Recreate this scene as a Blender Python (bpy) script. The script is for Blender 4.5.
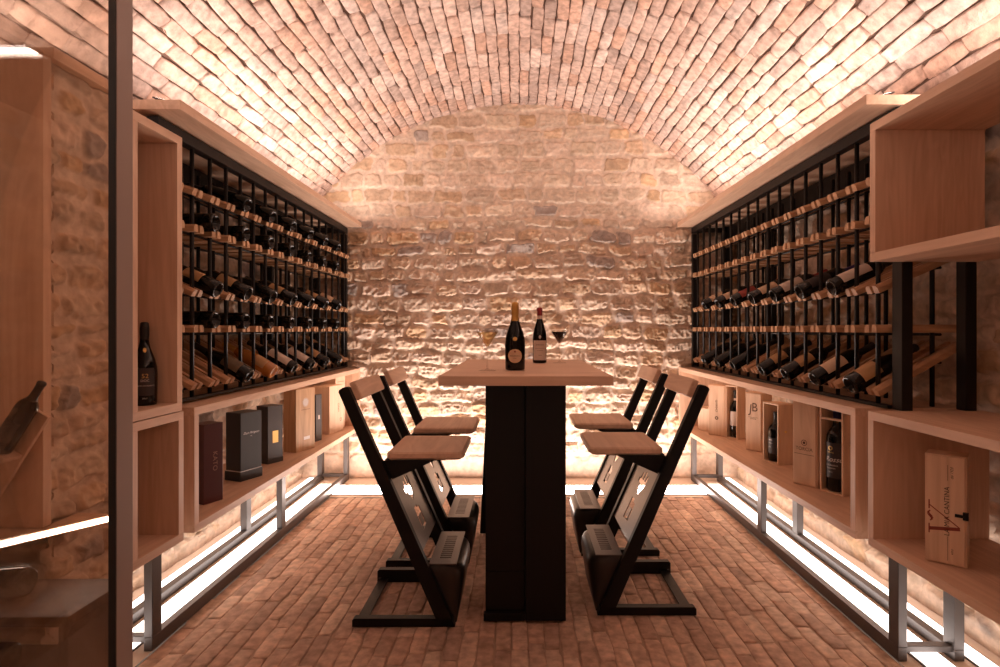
import bpy, bmesh, math, random
import numpy as np
from mathutils import Vector, Matrix

sc = bpy.context.scene
for o in list(bpy.data.objects):
    bpy.data.objects.remove(o)
C = sc.collection

# ------------------------------------------------------------------ camera, world, exposure
cd = bpy.data.cameras.new('camera')
cam = bpy.data.objects.new('camera', cd)
C.objects.link(cam)
cam.location = (0, 0, 1.3)
cam.rotation_euler = (math.pi / 2, 0, 0)
cd.sensor_width = 36.0
cd.lens = 20.16
cd.shift_x = -0.0195
cd.shift_y = -0.0035
cd.clip_start = 0.05
sc.camera = cam

w = bpy.data.worlds.new('world')
sc.world = w
w.use_nodes = True
w.node_tree.nodes['Background'].inputs[0].default_value = (1.0, 0.72, 0.55, 1)
w.node_tree.nodes['Background'].inputs[1].default_value = 0.05

sc.view_settings.view_transform = 'Standard'
sc.view_settings.look = 'None'
sc.view_settings.exposure = 1.76
sc.view_settings.gamma = 1.0
sc.view_settings.use_curve_mapping = False
sc.cycles.max_bounces = 10
sc.cycles.diffuse_bounces = 6
sc.cycles.transparent_max_bounces = 12

LED_COL = (1.0, 0.81, 0.715)
COVE_W = 8.7      # strength of the strips on top of the cornices
FLOOR_W = 10.5     # strength of the floor strip at the back wall
SIDE_W = 2.0       # glowing side strips standing in for the white-lit floor
UNDER_W = 10.0     # slim strips under the shelves
R_V, ZC_V = 2.23, 1.06        # vault circle
XW = 1.93                     # side walls
YB = 4.95                     # back wall
YF = -1.7                     # wall behind the camera
rnd = random.Random(7)

# ------------------------------------------------------------------ materials
def new_mat(name):
    m = bpy.data.materials.new(name)
    m.use_nodes = True
    nt = m.node_tree
    return m, nt, nt.nodes['Principled BSDF']

def plain(name, col, rough=0.5, metal=0.0, bump=0.0, bscale=60, spec=0.5, coat=0.0):
    m, nt, b = new_mat(name)
    b.inputs['Base Color'].default_value = (*col, 1)
    b.inputs['Roughness'].default_value = rough
    b.inputs['Metallic'].default_value = metal
    b.inputs['Specular IOR Level'].default_value = spec
    b.inputs['Coat Weight'].default_value = coat
    tc = nt.nodes.new('ShaderNodeTexCoord')
    n = nt.nodes.new('ShaderNodeTexNoise')
    n.inputs['Scale'].default_value = bscale
    n.inputs['Detail'].default_value = 4
    nt.links.new(tc.outputs['Object'], n.inputs['Vector'])
    mr = nt.nodes.new('ShaderNodeMapRange')
    mr.inputs['To Min'].default_value = max(0, rough - 0.06)
    mr.inputs['To Max'].default_value = min(1, rough + 0.06)
    nt.links.new(n.outputs['Fac'], mr.inputs['Value'])
    nt.links.new(mr.outputs['Result'], b.inputs['Roughness'])
    if bump:
        bp = nt.nodes.new('ShaderNodeBump')
        bp.inputs['Strength'].default_value = bump
        bp.inputs['Distance'].default_value = 0.002
        nt.links.new(n.outputs['Fac'], bp.inputs['Height'])
        nt.links.new(bp.outputs['Normal'], b.inputs['Normal'])
    return m

def wood(name, axis, c_dark, c_light, rough=0.5, gs=1.0, knots=0.5):
    m, nt, b = new_mat(name)
    tc = nt.nodes.new('ShaderNodeTexCoord')
    mp = nt.nodes.new('ShaderNodeMapping')
    s = [26 * gs, 26 * gs, 26 * gs]
    s['xyz'.index(axis)] = 1.6 * gs
    mp.inputs['Scale'].default_value = s
    oi = nt.nodes.new('ShaderNodeObjectInfo')
    add = nt.nodes.new('ShaderNodeVectorMath')
    add.operation = 'ADD'
    mul = nt.nodes.new('ShaderNodeMath')
    mul.operation = 'MULTIPLY'
    mul.inputs[1].default_value = 17.0
    nt.links.new(oi.outputs['Random'], mul.inputs[0])
    nt.links.new(tc.outputs['Object'], add.inputs[0])
    nt.links.new(mul.outputs[0], add.inputs[1])
    nt.links.new(add.outputs[0], mp.inputs['Vector'])
    n = nt.nodes.new('ShaderNodeTexNoise')
    n.inputs['Scale'].default_value = 1.0
    n.inputs['Detail'].default_value = 6
    n.inputs['Distortion'].default_value = 0.9
    nt.links.new(mp.outputs[0], n.inputs['Vector'])
    mp2 = nt.nodes.new('ShaderNodeMapping')
    s2 = [5 * gs, 5 * gs, 5 * gs]
    s2['xyz'.index(axis)] = 0.7 * gs
    mp2.inputs['Scale'].default_value = s2
    nt.links.new(add.outputs[0], mp2.inputs['Vector'])
    n2 = nt.nodes.new('ShaderNodeTexNoise')
    n2.inputs['Scale'].default_value = 1.0
    n2.inputs['Detail'].default_value = 3
    n2.inputs['Distortion'].default_value = 1.6
    nt.links.new(mp2.outputs[0], n2.inputs['Vector'])
    # cathedral rings
    sn = nt.nodes.new('ShaderNodeMath'); sn.operation = 'MULTIPLY'; sn.inputs[1].default_value = 46.0
    nt.links.new(n2.outputs['Fac'], sn.inputs[0])
    sn2 = nt.nodes.new('ShaderNodeMath'); sn2.operation = 'SINE'
    nt.links.new(sn.outputs[0], sn2.inputs[0])
    mx = nt.nodes.new('ShaderNodeMath'); mx.operation = 'MULTIPLY_ADD'
    mx.inputs[1].default_value = 0.10; mx.inputs[2].default_value = 0.0
    nt.links.new(sn2.outputs[0], mx.inputs[0])
    ad = nt.nodes.new('ShaderNodeMath'); ad.operation = 'ADD'
    nt.links.new(n.outputs['Fac'], ad.inputs[0]); nt.links.new(mx.outputs[0], ad.inputs[1])
    r = nt.nodes.new('ShaderNodeValToRGB')
    r.color_ramp.elements[0].position = 0.25
    r.color_ramp.elements[0].color = (*c_dark, 1)
    r.color_ramp.elements[1].position = 0.72
    r.color_ramp.elements[1].color = (*c_light, 1)
    nt.links.new(ad.outputs[0], r.inputs[0])
    # a few knots
    v = nt.nodes.new('ShaderNodeTexVoronoi')
    v.inputs['Scale'].default_value = 2.6
    nt.links.new(add.outputs[0], v.inputs['Vector'])
    kr = nt.nodes.new('ShaderNodeMapRange')
    kr.inputs['From Min'].default_value = 0.02
    kr.inputs['From Max'].default_value = 0.055
    kr.inputs['To Min'].default_value = knots
    kr.inputs['To Max'].default_value = 0.0
    nt.links.new(v.outputs['Distance'], kr.inputs['Value'])
    mix = nt.nodes.new('ShaderNodeMix'); mix.data_type = 'RGBA'
    nt.links.new(kr.outputs['Result'], mix.inputs['Factor'])
    nt.links.new(r.outputs['Color'], mix.inputs['A'])
    mix.inputs['B'].default_value = (c_dark[0] * .4, c_dark[1] * .35, c_dark[2] * .3, 1)
    nt.links.new(mix.outputs['Result'], b.inputs['Base Color'])
    b.inputs['Roughness'].default_value = rough
    bp = nt.nodes.new('ShaderNodeBump')
    bp.inputs['Strength'].default_value = 0.15
    bp.inputs['Distance'].default_value = 0.001
    nt.links.new(n.outputs['Fac'], bp.inputs['Height'])
    nt.links.new(bp.outputs['Normal'], b.inputs['Normal'])
    return m

def masonry(name, rough=0.9, nscale=70, bump=0.5, dist=0.004, mottle=0.35, tint=(1, 1, 1)):
    m, nt, b = new_mat(name)
    at = nt.nodes.new('ShaderNodeAttribute')
    at.attribute_name = 'Col'
    tc = nt.nodes.new('ShaderNodeTexCoord')
    n = nt.nodes.new('ShaderNodeTexNoise')
    n.inputs['Scale'].default_value = nscale
    n.inputs['Detail'].default_value = 6
    n.inputs['Roughness'].default_value = 0.65
    nt.links.new(tc.outputs['Object'], n.inputs['Vector'])
    n2 = nt.nodes.new('ShaderNodeTexNoise')
    n2.inputs['Scale'].default_value = 24
    n2.inputs['Detail'].default_value = 5
    nt.links.new(tc.outputs['Object'], n2.inputs['Vector'])
    mr = nt.nodes.new('ShaderNodeMapRange')
    mr.inputs['From Min'].default_value = 0.3
    mr.inputs['From Max'].default_value = 0.7
    mr.inputs['To Min'].default_value = 1 - mottle
    mr.inputs['To Max'].default_value = 1 + mottle * 0.6
    nt.links.new(n2.outputs['Fac'], mr.inputs['Value'])
    mul = nt.nodes.new('ShaderNodeVectorMath'); mul.operation = 'SCALE'
    nt.links.new(at.outputs['Color'], mul.inputs[0])
    nt.links.new(mr.outputs['Result'], mul.inputs['Scale'])
    nt.links.new(mul.outputs[0], b.inputs['Base Color'])
    b.inputs['Roughness'].default_value = rough
    b.inputs['Specular IOR Level'].default_value = 0.25
    bp = nt.nodes.new('ShaderNodeBump')
    bp.inputs['Strength'].default_value = bump
    bp.inputs['Distance'].default_value = dist
    nt.links.new(n.outputs['Fac'], bp.inputs['Height'])
    nt.links.new(bp.outputs['Normal'], b.inputs['Normal'])
    return m

def emitter(name, col, strength):
    m = bpy.data.materials.new(name)
    m.use_nodes = True
    nt = m.node_tree
    nt.nodes.clear()
    e = nt.nodes.new('ShaderNodeEmission')
    e.inputs[0].default_value = (*col, 1)
    e.inputs[1].default_value = strength
    o = nt.nodes.new('ShaderNodeOutputMaterial')
    nt.links.new(e.outputs[0], o.inputs[0])
    return m

def glass_pane(name, tint, refl=1.0):
    m = bpy.data.materials.new(name)
    m.use_nodes = True
    nt = m.node_tree
    nt.nodes.clear()
    t = nt.nodes.new('ShaderNodeBsdfTransparent')
    t.inputs[0].default_value = (*tint, 1)
    g = nt.nodes.new('ShaderNodeBsdfGlossy')
    g.inputs['Roughness'].default_value = 0.0
    f = nt.nodes.new('ShaderNodeFresnel')
    f.inputs[0].default_value = 1.45
    mu = nt.nodes.new('ShaderNodeMath'); mu.operation = 'MULTIPLY'; mu.inputs[1].default_value = refl
    nt.links.new(f.outputs[0], mu.inputs[0])
    mx = nt.nodes.new('ShaderNodeMixShader')
    nt.links.new(mu.outputs[0], mx.inputs[0])
    nt.links.new(t.outputs[0], mx.inputs[1])
    nt.links.new(g.outputs[0], mx.inputs[2])
    o = nt.nodes.new('ShaderNodeOutputMaterial')
    nt.links.new(mx.outputs[0], o.inputs[0])
    return m

OD, OL = (0.58, 0.375, 0.255), (0.71, 0.49, 0.35)
M = {
    'oak_x': wood('oak_x', 'x', OD, OL), 'oak_y': wood('oak_y', 'y', OD, OL), 'oak_z': wood('oak_z', 'z', OD, OL),
    'rail': wood('oak_rail', 'x', (0.40, 0.22, 0.12), (0.58, 0.35, 0.20), knots=0.0),
    'pine': wood('pine_z', 'z', (0.62, 0.42, 0.28), (0.76, 0.55, 0.39), rough=0.6, gs=0.9),
    'pine_pale': wood('pine_pale', 'z', (0.66, 0.46, 0.32), (0.78, 0.58, 0.43), rough=0.6, gs=0.9, knots=0.0),
    'oak_box': wood('oak_box', 'z', (0.46, 0.28, 0.15), (0.60, 0.38, 0.22), rough=0.5, knots=0.0),
    'black': plain('dark_steel', (0.006, 0.004, 0.0035), 0.45, 0.0, 0.05, 90, 0.22),
    'rack_black': plain('rack_steel', (0.007, 0.005, 0.0045), 0.45, 0.0, 0, 60, 0.3),
    'sheet': plain('bent_sheet_steel', (0.15, 0.125, 0.115), 0.34, 0.75, 0.05, 90),
    'sheet_dark': plain('dark_sheet_steel', (0.04, 0.032, 0.028), 0.36, 0.6),
    'steel': plain('brushed_steel', (0.10, 0.088, 0.085), 0.45, 0.5, 0.05, 120),
    'door_metal': plain('bronze_metal', (0.33, 0.26, 0.235), 0.5, 0.15, 0.03, 150),
    'gasket': plain('rubber_gasket', (0.008, 0.007, 0.006), 0.6),
    'plaster': plain('pale_plaster', (0.66, 0.54, 0.45), 0.85, 0, 0.3, 40),
    'bottle': plain('dark_bottle_glass', (0.003, 0.0025, 0.002), 0.03, 0, 0, 60, 0.35, 0.0),
    'amber_bottle': plain('amber_bottle_glass', (0.42, 0.16, 0.03), 0.12, 0, 0, 60, 0.6, 0.3),
    'foil_black': plain('black_foil', (0.02, 0.018, 0.016), 0.35, 0.3),
    'foil_red': plain('red_foil', (0.26, 0.025, 0.03), 0.35, 0.2),
    'foil_gold': plain('gold_foil', (0.62, 0.36, 0.10), 0.38, 0.7, 0.4, 160),
    'foil_violet': plain('violet_foil', (0.05, 0.03, 0.14), 0.35, 0.2),
    'foil_blue': plain('blue_foil', (0.02, 0.02, 0.09), 0.35, 0.2),
    'paper_white': plain('white_paper', (0.62, 0.52, 0.45), 0.7, 0, 0.2, 90),
    'paper_cream': plain('cream_paper', (0.66, 0.48, 0.33), 0.7, 0, 0.2, 90),
    'paper_tan': plain('tan_paper', (0.44, 0.26, 0.12), 0.7, 0, 0.2, 90),
    'paper_dark': plain('dark_paper', (0.03, 0.022, 0.022), 0.5),
    'paper_red': plain('red_paper', (0.30, 0.05, 0.04), 0.6),
    'paper_olive': plain('olive_paper', (0.14, 0.09, 0.05), 0.6),
    'card_maroon': plain('maroon_card', (0.085, 0.022, 0.022), 0.42, 0, 0.08, 120),
    'card_charcoal': plain('charcoal_card', (0.028, 0.026, 0.028), 0.5, 0, 0.1, 120),
    'card_black': plain('dark_brown_card', (0.055, 0.045, 0.046), 0.38, 0.25),
    'card_grey': plain('slate_card', (0.06, 0.055, 0.06), 0.5),
    'ink': plain('dark_ink', (0.06, 0.03, 0.02), 0.7),
    'ink_brown': plain('burnt_ink', (0.10, 0.045, 0.025), 0.8),
    'ink_bronze': plain('bronze_ink', (0.38, 0.22, 0.15), 0.6),
    'walnut': wood('dark_walnut', 'x', (0.07, 0.04, 0.027), (0.12, 0.07, 0.045), knots=0.0),
    'ink_red': plain('red_ink', (0.25, 0.05, 0.035), 0.7),
    'ink_white': plain('white_ink', (0.75, 0.66, 0.6), 0.6),
    'ink_silver': plain('silver_ink', (0.55, 0.5, 0.48), 0.4, 0.4),
    'ink_gold': plain('gold_ink', (0.72, 0.46, 0.16), 0.35, 0.7),
    'sticker': plain('white_sticker', (0.8, 0.76, 0.74), 0.5),
    'white_wine': None, 'red_wine': plain('red_wine', (0.010, 0.0015, 0.002), 0.3, 0, 0, 60, 0.2),
    'stone': masonry('rubble_stone', 0.92, 60, 0.6, 0.006, 0.24),
    'brick': masonry('old_brick', 0.9, 80, 0.9, 0.006, 0.36),
    'brick_floor': masonry('worn_floor_brick', 0.75, 90, 0.5, 0.003, 0.35),
    'dark_mortar': plain('recessed_mortar', (0.12, 0.07, 0.05), 0.95, 0, 0.6, 60),
    'floor_mortar': plain('floor_mortar', (0.40, 0.28, 0.21), 0.95, 0, 0.6, 60),
    'led_cove': emitter('led_cove', LED_COL, COVE_W),
    'led_floor': emitter('led_floor', LED_COL, FLOOR_W),
    'lit_floor_glow': emitter('lit_floor_glow', (1.0, 0.86, 0.78), SIDE_W),
    'led_under': emitter('led_under', LED_COL, UNDER_W),
    'led_lip': emitter('led_lip', LED_COL, 5.0),
    'pane': glass_pane('tinted_glass', (0.93, 0.87, 0.81), 0.55),
    'crystal': glass_pane('wine_glass_crystal', (0.97, 0.95, 0.93), 0.35),
    'white_wine': plain('white_wine', (0.85, 0.55, 0.22), 0.1),
}
# white wine lets light through
def _wine2():
    m = bpy.data.materials.new('straw_wine')
    m.use_nodes = True
    nt = m.node_tree
    nt.nodes.clear()
    t = nt.nodes.new('ShaderNodeBsdfTransparent'); t.inputs[0].default_value = (1.0, 0.90, 0.66, 1)
    d = nt.nodes.new('ShaderNodeBsdfTranslucent'); d.inputs[0].default_value = (1.0, 0.82, 0.52, 1)
    x = nt.nodes.new('ShaderNodeMixShader'); x.inputs[0].default_value = 0.3
    o = nt.nodes.new('ShaderNodeOutputMaterial')
    nt.links.new(t.outputs[0], x.inputs[1]); nt.links.new(d.outputs[0], x.inputs[2]); nt.links.new(x.outputs[0], o.inputs[0])
    return m
M['white_wine'] = _wine2()

# ------------------------------------------------------------------ mesh helpers
class MB:
    """collects geometry for ONE mesh object"""
    def __init__(self):
        self.v, self.f, self.mi, self.sm = [], [], [], []
        self.mats = []
    def midx(self, m):
        if m not in self.mats:
            self.mats.append(m)
        return self.mats.index(m)
    def add(self, vs, fs, m, smooth=False, mat4=None):
        k = len(self.v)
        i = self.midx(m)
        for p in vs:
            p = Vector(p)
            if mat4 is not None:
                p = mat4 @ p
            self.v.append(tuple(p))
        for f in fs:
            self.f.append([k + j for j in f])
            self.mi.append(i)
            self.sm.append(smooth)
        return self
    def bm(self, b, m, smooth=False, mat4=None):
        b.verts.index_update()
        self.add([v.co for v in b.verts], [[v.index for v in f.verts] for f in b.faces], m, smooth, mat4)
        b.free()
        return self
    def box(self, x0, x1, y0, y1, z0, z1, m, bev=0.0, mat4=None):
        b = bmesh.new()
        bmesh.ops.create_cube(b, size=1)
        x0, x1 = min(x0, x1), max(x0, x1)
        y0, y1 = min(y0, y1), max(y0, y1)
        for v in b.verts:
            v.co = ((x0 + x1) / 2 + v.co.x * (x1 - x0), (y0 + y1) / 2 + v.co.y * (y1 - y0), (z0 + z1) / 2 + v.co.z * (z1 - z0))
        if bev:
            bmesh.ops.bevel(b, geom=b.edges[:], offset=bev, segments=2, profile=0.5, affect='EDGES')
        return self.bm(b, m, False, mat4)
    def cyl(self, p0, p1, r, m, n=12, r1=None, caps=True):
        p0, p1 = Vector(p0), Vector(p1)
        d = (p1 - p0)
        q = d.to_track_quat('Z', 'Y').to_matrix().to_4x4()
        q.translation = p0
        L = d.length
        r1 = r if r1 is None else r1
        vs, fs = [], []
        for i in range(n):
            a = 2 * math.pi * i / n
            vs.append((r * math.cos(a), r * math.sin(a), 0))
        for i in range(n):
            a = 2 * math.pi * i / n
            vs.append((r1 * math.cos(a), r1 * math.sin(a), L))
        side = [(i, (i + 1) % n, n + (i + 1) % n, n + i) for i in range(n)]
        self.add(vs, side, m, True, q)
        if caps:
            k = len(self.v) - 2 * n
            i = self.midx(m)
            self.f.append([k + j for j in range(n)][::-1]); self.mi.append(i); self.sm.append(False)
            self.f.append([k + n + j for j in range(n)]); self.mi.append(i); self.sm.append(False)
        return self
    def lathe(self, prof, m, n=28, mat4=None, a0=0.0, a1=2 * math.pi):
        full = abs(a1 - a0 - 2 * math.pi) < 1e-6
        cols = n if full else n + 1
        vs, fs = [], []
        for (r, z) in prof:
            for i in range(cols):
                a = a0 + (a1 - a0) * i / n
                vs.append((r * math.cos(a), r * math.sin(a), z))
        for j in range(len(prof) - 1):
            for i in range(n):
                i2 = (i + 1) % cols
                fs.append((j * cols + i, j * cols + i2, (j + 1) * cols + i2, (j + 1) * cols + i))
        return self.add(vs, fs, m, True, mat4)
    def prism(self, poly, y0, y1, m, bev=0.0, mat4=None):
        """poly in (x, z), extruded along y"""
        b = bmesh.new()
        lo = [b.verts.new((p[0], y0, p[1])) for p in poly]
        hi = [b.verts.new((p[0], y1, p[1])) for p in poly]
        n = len(poly)
        b.faces.new(lo)
        b.faces.new(hi[::-1])
        for i in range(n):
            b.faces.new((lo[i], hi[i], hi[(i + 1) % n], lo[(i + 1) % n]))
        bmesh.ops.recalc_face_normals(b, faces=b.faces[:])
        if bev:
            bmesh.ops.bevel(b, geom=b.edges[:], offset=bev, segments=2, profile=0.5, affect='EDGES')
        return self.bm(b, m, False, mat4)
    def build(self, name, parent=None, loc=None, mat4=None):
        me = bpy.data.meshes.new(name)
        me.from_pydata(self.v, [], self.f)
        for m in self.mats:
            me.materials.append(M[m])
        me.polygons.foreach_set('material_index', self.mi)
        me.polygons.foreach_set('use_smooth', self.sm)
        me.update()
        o = bpy.data.objects.new(name, me)
        C.objects.link(o)
        if parent is not None:
            o.parent = parent
        if loc is not None:
            o.location = loc
        if mat4 is not None:
            o.matrix_basis = mat4
        return o

def tag(o, label, cat, group=None):
    o['label'] = label
    o['category'] = cat
    if group:
        o['group'] = group
    return o

def thing(name, label, cat, loc=(0, 0, 0), rz=0.0, group=None, mat4=None):
    o = bpy.data.objects.new(name, None)
    C.objects.link(o)
    o.empty_display_size = 0.05
    if mat4 is not None:
        o.matrix_basis = mat4
    else:
        o.location = loc
        o.rotation_euler = (0, 0, rz)
    return tag(o, label, cat, group)

def structure(o):
    o['kind'] = 'structure'
    return o

def copy_tree(o, parent=None):
    c = o.copy()
    C.objects.link(c)
    if parent is not None:
        c.parent = parent
    for ch in list(o.children):
        copy_tree(ch, c)
    return c

def curve_mesh(splines, thick):
    """flat outline(s) with holes, thickness along local z"""
    cu = bpy.data.curves.new('outline', 'CURVE')
    cu.dimensions = '2D'
    cu.fill_mode = 'BOTH'
    cu.extrude = thick / 2
    for pts in splines:
        s = cu.splines.new('POLY')
        s.points.add(len(pts) - 1)
        for i, p in enumerate(pts):
            s.points[i].co = (p[0], p[1], 0, 1)
        s.use_cyclic_u = True
    return _to_geo(cu)

def _to_geo(cu):
    t = bpy.data.objects.new('tmp', cu)
    C.objects.link(t)
    bpy.context.view_layer.update()
    dg = bpy.context.evaluated_depsgraph_get()
    me = bpy.data.meshes.new_from_object(t.evaluated_get(dg))
    vs = [tuple(v.co) for v in me.vertices]
    fs = [list(p.vertices) for p in me.polygons]
    bpy.data.objects.remove(t)
    bpy.data.meshes.remove(me)
    bpy.data.curves.remove(cu)
    return vs, fs

def text_geo(s, size, thick=0.0, spacing=1.0, shear=0.0):
    cu = bpy.data.curves.new('text', 'FONT')
    cu.body = s
    cu.size = size
    cu.align_x = 'CENTER'
    cu.align_y = 'CENTER'
    cu.extrude = thick / 2
    cu.space_character = spacing
    cu.shear = shear
    cu.resolution_u = 4
    return _to_geo(cu)

def face_frame(p0, p1, z0):
    """frame on an upright face running from ground point p0 to p1 (left to right seen from outside):
    local x along the face, local y up, local z outwards"""
    p0, p1 = Vector((*p0, 0)), Vector((*p1, 0))
    x = (p1 - p0).normalized()
    zz = Vector((x.y, -x.x, 0))
    m = Matrix(((x.x, 0, zz.x, p0.x), (x.y, 0, zz.y, p0.y), (0, 1, 0, z0), (0, 0, 0, 1)))
    return m

# ------------------------------------------------------------------ masonry generators
rng = np.random.default_rng(11)

def vnoise(shape, cell, seed):
    r = np.random.default_rng(seed)
    gy, gx = int(shape[0] / cell) + 3, int(shape[1] / cell) + 3
    g = r.random((gy, gx))
    yy = np.arange(shape[0]) / cell
    xx = np.arange(shape[1]) / cell
    y0, x0 = yy.astype(int), xx.astype(int)
    fy, fx = yy - y0, xx - x0
    fy, fx = fy * fy * (3 - 2 * fy), fx * fx * (3 - 2 * fx)
    a = g[np.ix_(y0, x0)]; b = g[np.ix_(y0, x0 + 1)]
    c = g[np.ix_(y0 + 1, x0)]; d = g[np.ix_(y0 + 1, x0 + 1)]
    fy, fx = fy[:, None], fx[None, :]
    return (a * (1 - fx) + b * fx) * (1 - fy) + (c * (1 - fx) + d * fx) * fy

STONES = np.array([(0.62, 0.48, 0.36), (0.60, 0.44, 0.31), (0.57, 0.41, 0.28), (0.64, 0.51, 0.40), (0.53, 0.39, 0.28),
                   (0.62, 0.48, 0.37), (0.56, 0.43, 0.33), (0.65, 0.51, 0.39), (0.59, 0.41, 0.26), (0.64, 0.50, 0.40)])
MORTAR = np.array((0.70, 0.56, 0.45))

def stone_field(W, H, res, seed, rough=1.0, rows=(0.095, 0.15), lens=(0.12, 0.29), smooth_above=None, plinth=0.0):
    r = np.random.default_rng(seed)
    nx, ny = int(W / res) + 1, int(H / res) + 1
    X = np.arange(nx) * res
    Z = np.arange(ny) * res
    XX, ZZ = np.meshgrid(X, Z)
    wx = (vnoise((ny, nx), 0.07 / res, seed + 1) - .5) * 0.036 + (vnoise((ny, nx), 0.022 / res, seed + 2) - .5) * 0.018
    wz = (vnoise((ny, nx), 0.09 / res, seed + 3) - .5) * 0.026 + (vnoise((ny, nx), 0.022 / res, seed + 4) - .5) * 0.014
    PX, PZ = XX + wx, ZZ + wz + (vnoise((ny, nx), 0.5 / res, seed + 9) - .5) * 0.05
    n1 = vnoise((ny, nx), 0.03 / res, seed + 5) - .5
    n2 = vnoise((ny, nx), 0.012 / res, seed + 6) - .5
    n3 = vnoise((ny, nx), 0.09 / res, seed + 7) - .5
    h = n2 * 0.004 + n1 * 0.005
    col = np.broadcast_to(MORTAR, (ny, nx, 3)).copy()
    z = -0.03
    while z < H + 0.03:
        rh = r.uniform(*rows)
        x = -r.uniform(0, .25)
        while x < W + .05:
            L = r.uniform(*lens)
            ix0, ix1 = max(0, int((x - .06) / res)), min(nx, int((x + L + .06) / res))
            iz0, iz1 = max(0, int((z - .07) / res)), min(ny, int((z + rh + .07) / res))
            if ix1 > ix0 and iz1 > iz0:
                sl = (slice(iz0, iz1), slice(ix0, ix1))
                jt = r.uniform(0.006, 0.013)
                cx, cz = x + L / 2, z + rh / 2 + r.uniform(-.006, .006)
                hx, hz = L / 2 - jt, rh / 2 - jt * r.uniform(.8, 1.5)
                rad = min(hx, hz) * r.uniform(.3, .75)
                qx = np.abs(PX[sl] - cx) - (hx - rad)
                qz = np.abs(PZ[sl] - cz) - (hz - rad)
                d = np.hypot(np.maximum(qx, 0), np.maximum(qz, 0)) + np.minimum(np.maximum(qx, qz), 0) - rad
                s = np.clip(-d / r.uniform(.007, .016), 0, 1)
                s = s * s * (3 - 2 * s)
                top = r.uniform(0.012, 0.030) + (PX[sl] - cx) * r.uniform(-.10, .10) + (PZ[sl] - cz) * r.uniform(-.28, .20)
                top = top + n3[sl] * 0.024 + (.5 - 2 * np.abs(n1[sl])) * 0.016 + n2[sl] * 0.009
                h[sl] = h[sl] * (1 - s) + np.maximum(top, -.004) * s
                c = STONES[r.integers(len(STONES))] * r.uniform(.88, 1.18)
                if r.random() < .07:
                    c = np.array((0.40, 0.33, 0.29))
                k = np.clip(s * 1.3, 0, 1)[..., None]
                col[sl] = col[sl] * (1 - k) + c * k
            x += L
        z += rh
    h *= rough
    if smooth_above is not None:
        t = np.clip((ZZ - smooth_above + .1) / .25, 0, 1)
        h *= (1 - .62 * t)
    if plinth:
        t = np.clip((plinth - ZZ + n3 * .10 + n1 * .04) / .03, 0, 1)
        h = h * (1 - t) + (0.022 + n3 * .010 + n2 * .003) * t
        col = col * (1 - t[..., None]) + np.array((.60, .46, .36)) * (1 + n3[..., None] * .35) * t[..., None]
    return XX, ZZ, h, col

def grid_mesh(name, P, col, mat, flip=False):
    ny, nx = P.shape[:2]
    me = bpy.data.meshes.new(name)
    idx = np.arange(nx * ny).reshape(ny, nx)
    q = np.stack([idx[:-1, :-1], idx[:-1, 1:], idx[1:, 1:], idx[1:, :-1]], -1).reshape(-1, 4)
    if flip:
        q = q[:, ::-1]
    me.vertices.add(nx * ny)
    me.vertices.foreach_set('co', P.reshape(-1).astype(np.float32))
    me.loops.add(q.size)
    me.loops.foreach_set('vertex_index', q.reshape(-1).astype(np.int32))
    me.polygons.add(len(q))
    me.polygons.foreach_set('loop_start', (np.arange(len(q)) * 4).astype(np.int32))
    me.polygons.foreach_set('use_smooth', np.ones(len(q), bool))
    a = me.color_attributes.new('Col', 'FLOAT_COLOR', 'POINT')
    cc = np.ones((nx * ny, 4), np.float32)
    cc[:, :3] = col.reshape(-1, 3)
    a.data.foreach_set('color', cc.reshape(-1))
    me.materials.append(M[mat])
    me.update()
    me.validate()
    o = bpy.data.objects.new(name, me)
    C.objects.link(o)
    return o

def brick_sheet(bricks, mapper, depth, seed, edge=0.006, rough=0.003, skew=0.004):
    """bricks: list of (cu, cv, lu, lv, h, colour); mapper maps arrays u, v, h to xyz. Returns verts, quads, colours"""
    r = np.random.default_rng(seed)
    a = np.array([-1, -1, -.93, -.6, -.2, .2, .6, .93, 1, 1.0])      # along v (long)
    b = np.array([-1, -1, -.78, 0, .78, 1, 1.0])                     # along u (short)
    A, B = np.meshgrid(a, b, indexing='ij')
    na, nb = A.shape
    ia, ib = np.meshgrid(np.arange(na), np.arange(nb), indexing='ij')
    ring = np.minimum(np.minimum(ia, na - 1 - ia), np.minimum(ib, nb - 1 - ib))
    V, Q, K = [], [], []
    idx = np.arange(na * nb).reshape(na, nb)
    q0 = np.stack([idx[:-1, :-1], idx[:-1, 1:], idx[1:, 1:], idx[1:, :-1]], -1).reshape(-1, 4)
    for n, (cu, cv, lu, lv, h, c) in enumerate(bricks):
        hu, hv = lu / 2, lv / 2
        u = B * hu
        v = A * hv
        # round the corners in plan
        corner = (np.abs(A) > .9) & (np.abs(B) > .9)
        rr = r.uniform(.10, .34) * hu
        u = np.where(corner, np.sign(B) * (np.abs(u) - rr * .55), u)
        v = np.where(corner, np.sign(A) * (np.abs(v) - rr * .55), v)
        jit = r.normal(0, skew * .35, A.shape)
        u = u + r.uniform(-skew, skew) * A + np.where(ring > 0, jit * .6, jit * .6)
        v = v + r.uniform(-skew, skew) * B
        hh = np.where(ring == 0, -depth, np.where(ring == 1, -edge * r.uniform(.5, 1.3), 0.0))
        hh = hh + np.where(ring > 0, h + r.normal(0, rough, A.shape) * .6 + r.uniform(-1, 1) * rough * B + r.uniform(-1, 1) * rough * A, 0)
        V.append(mapper(cu + u, cv + v, hh).reshape(-1, 3))
        Q.append(q0 + n * na * nb)
        K.append(np.broadcast_to(c, (na * nb, 3)))
    return np.concatenate(V), np.concatenate(Q), np.concatenate(K)

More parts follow.
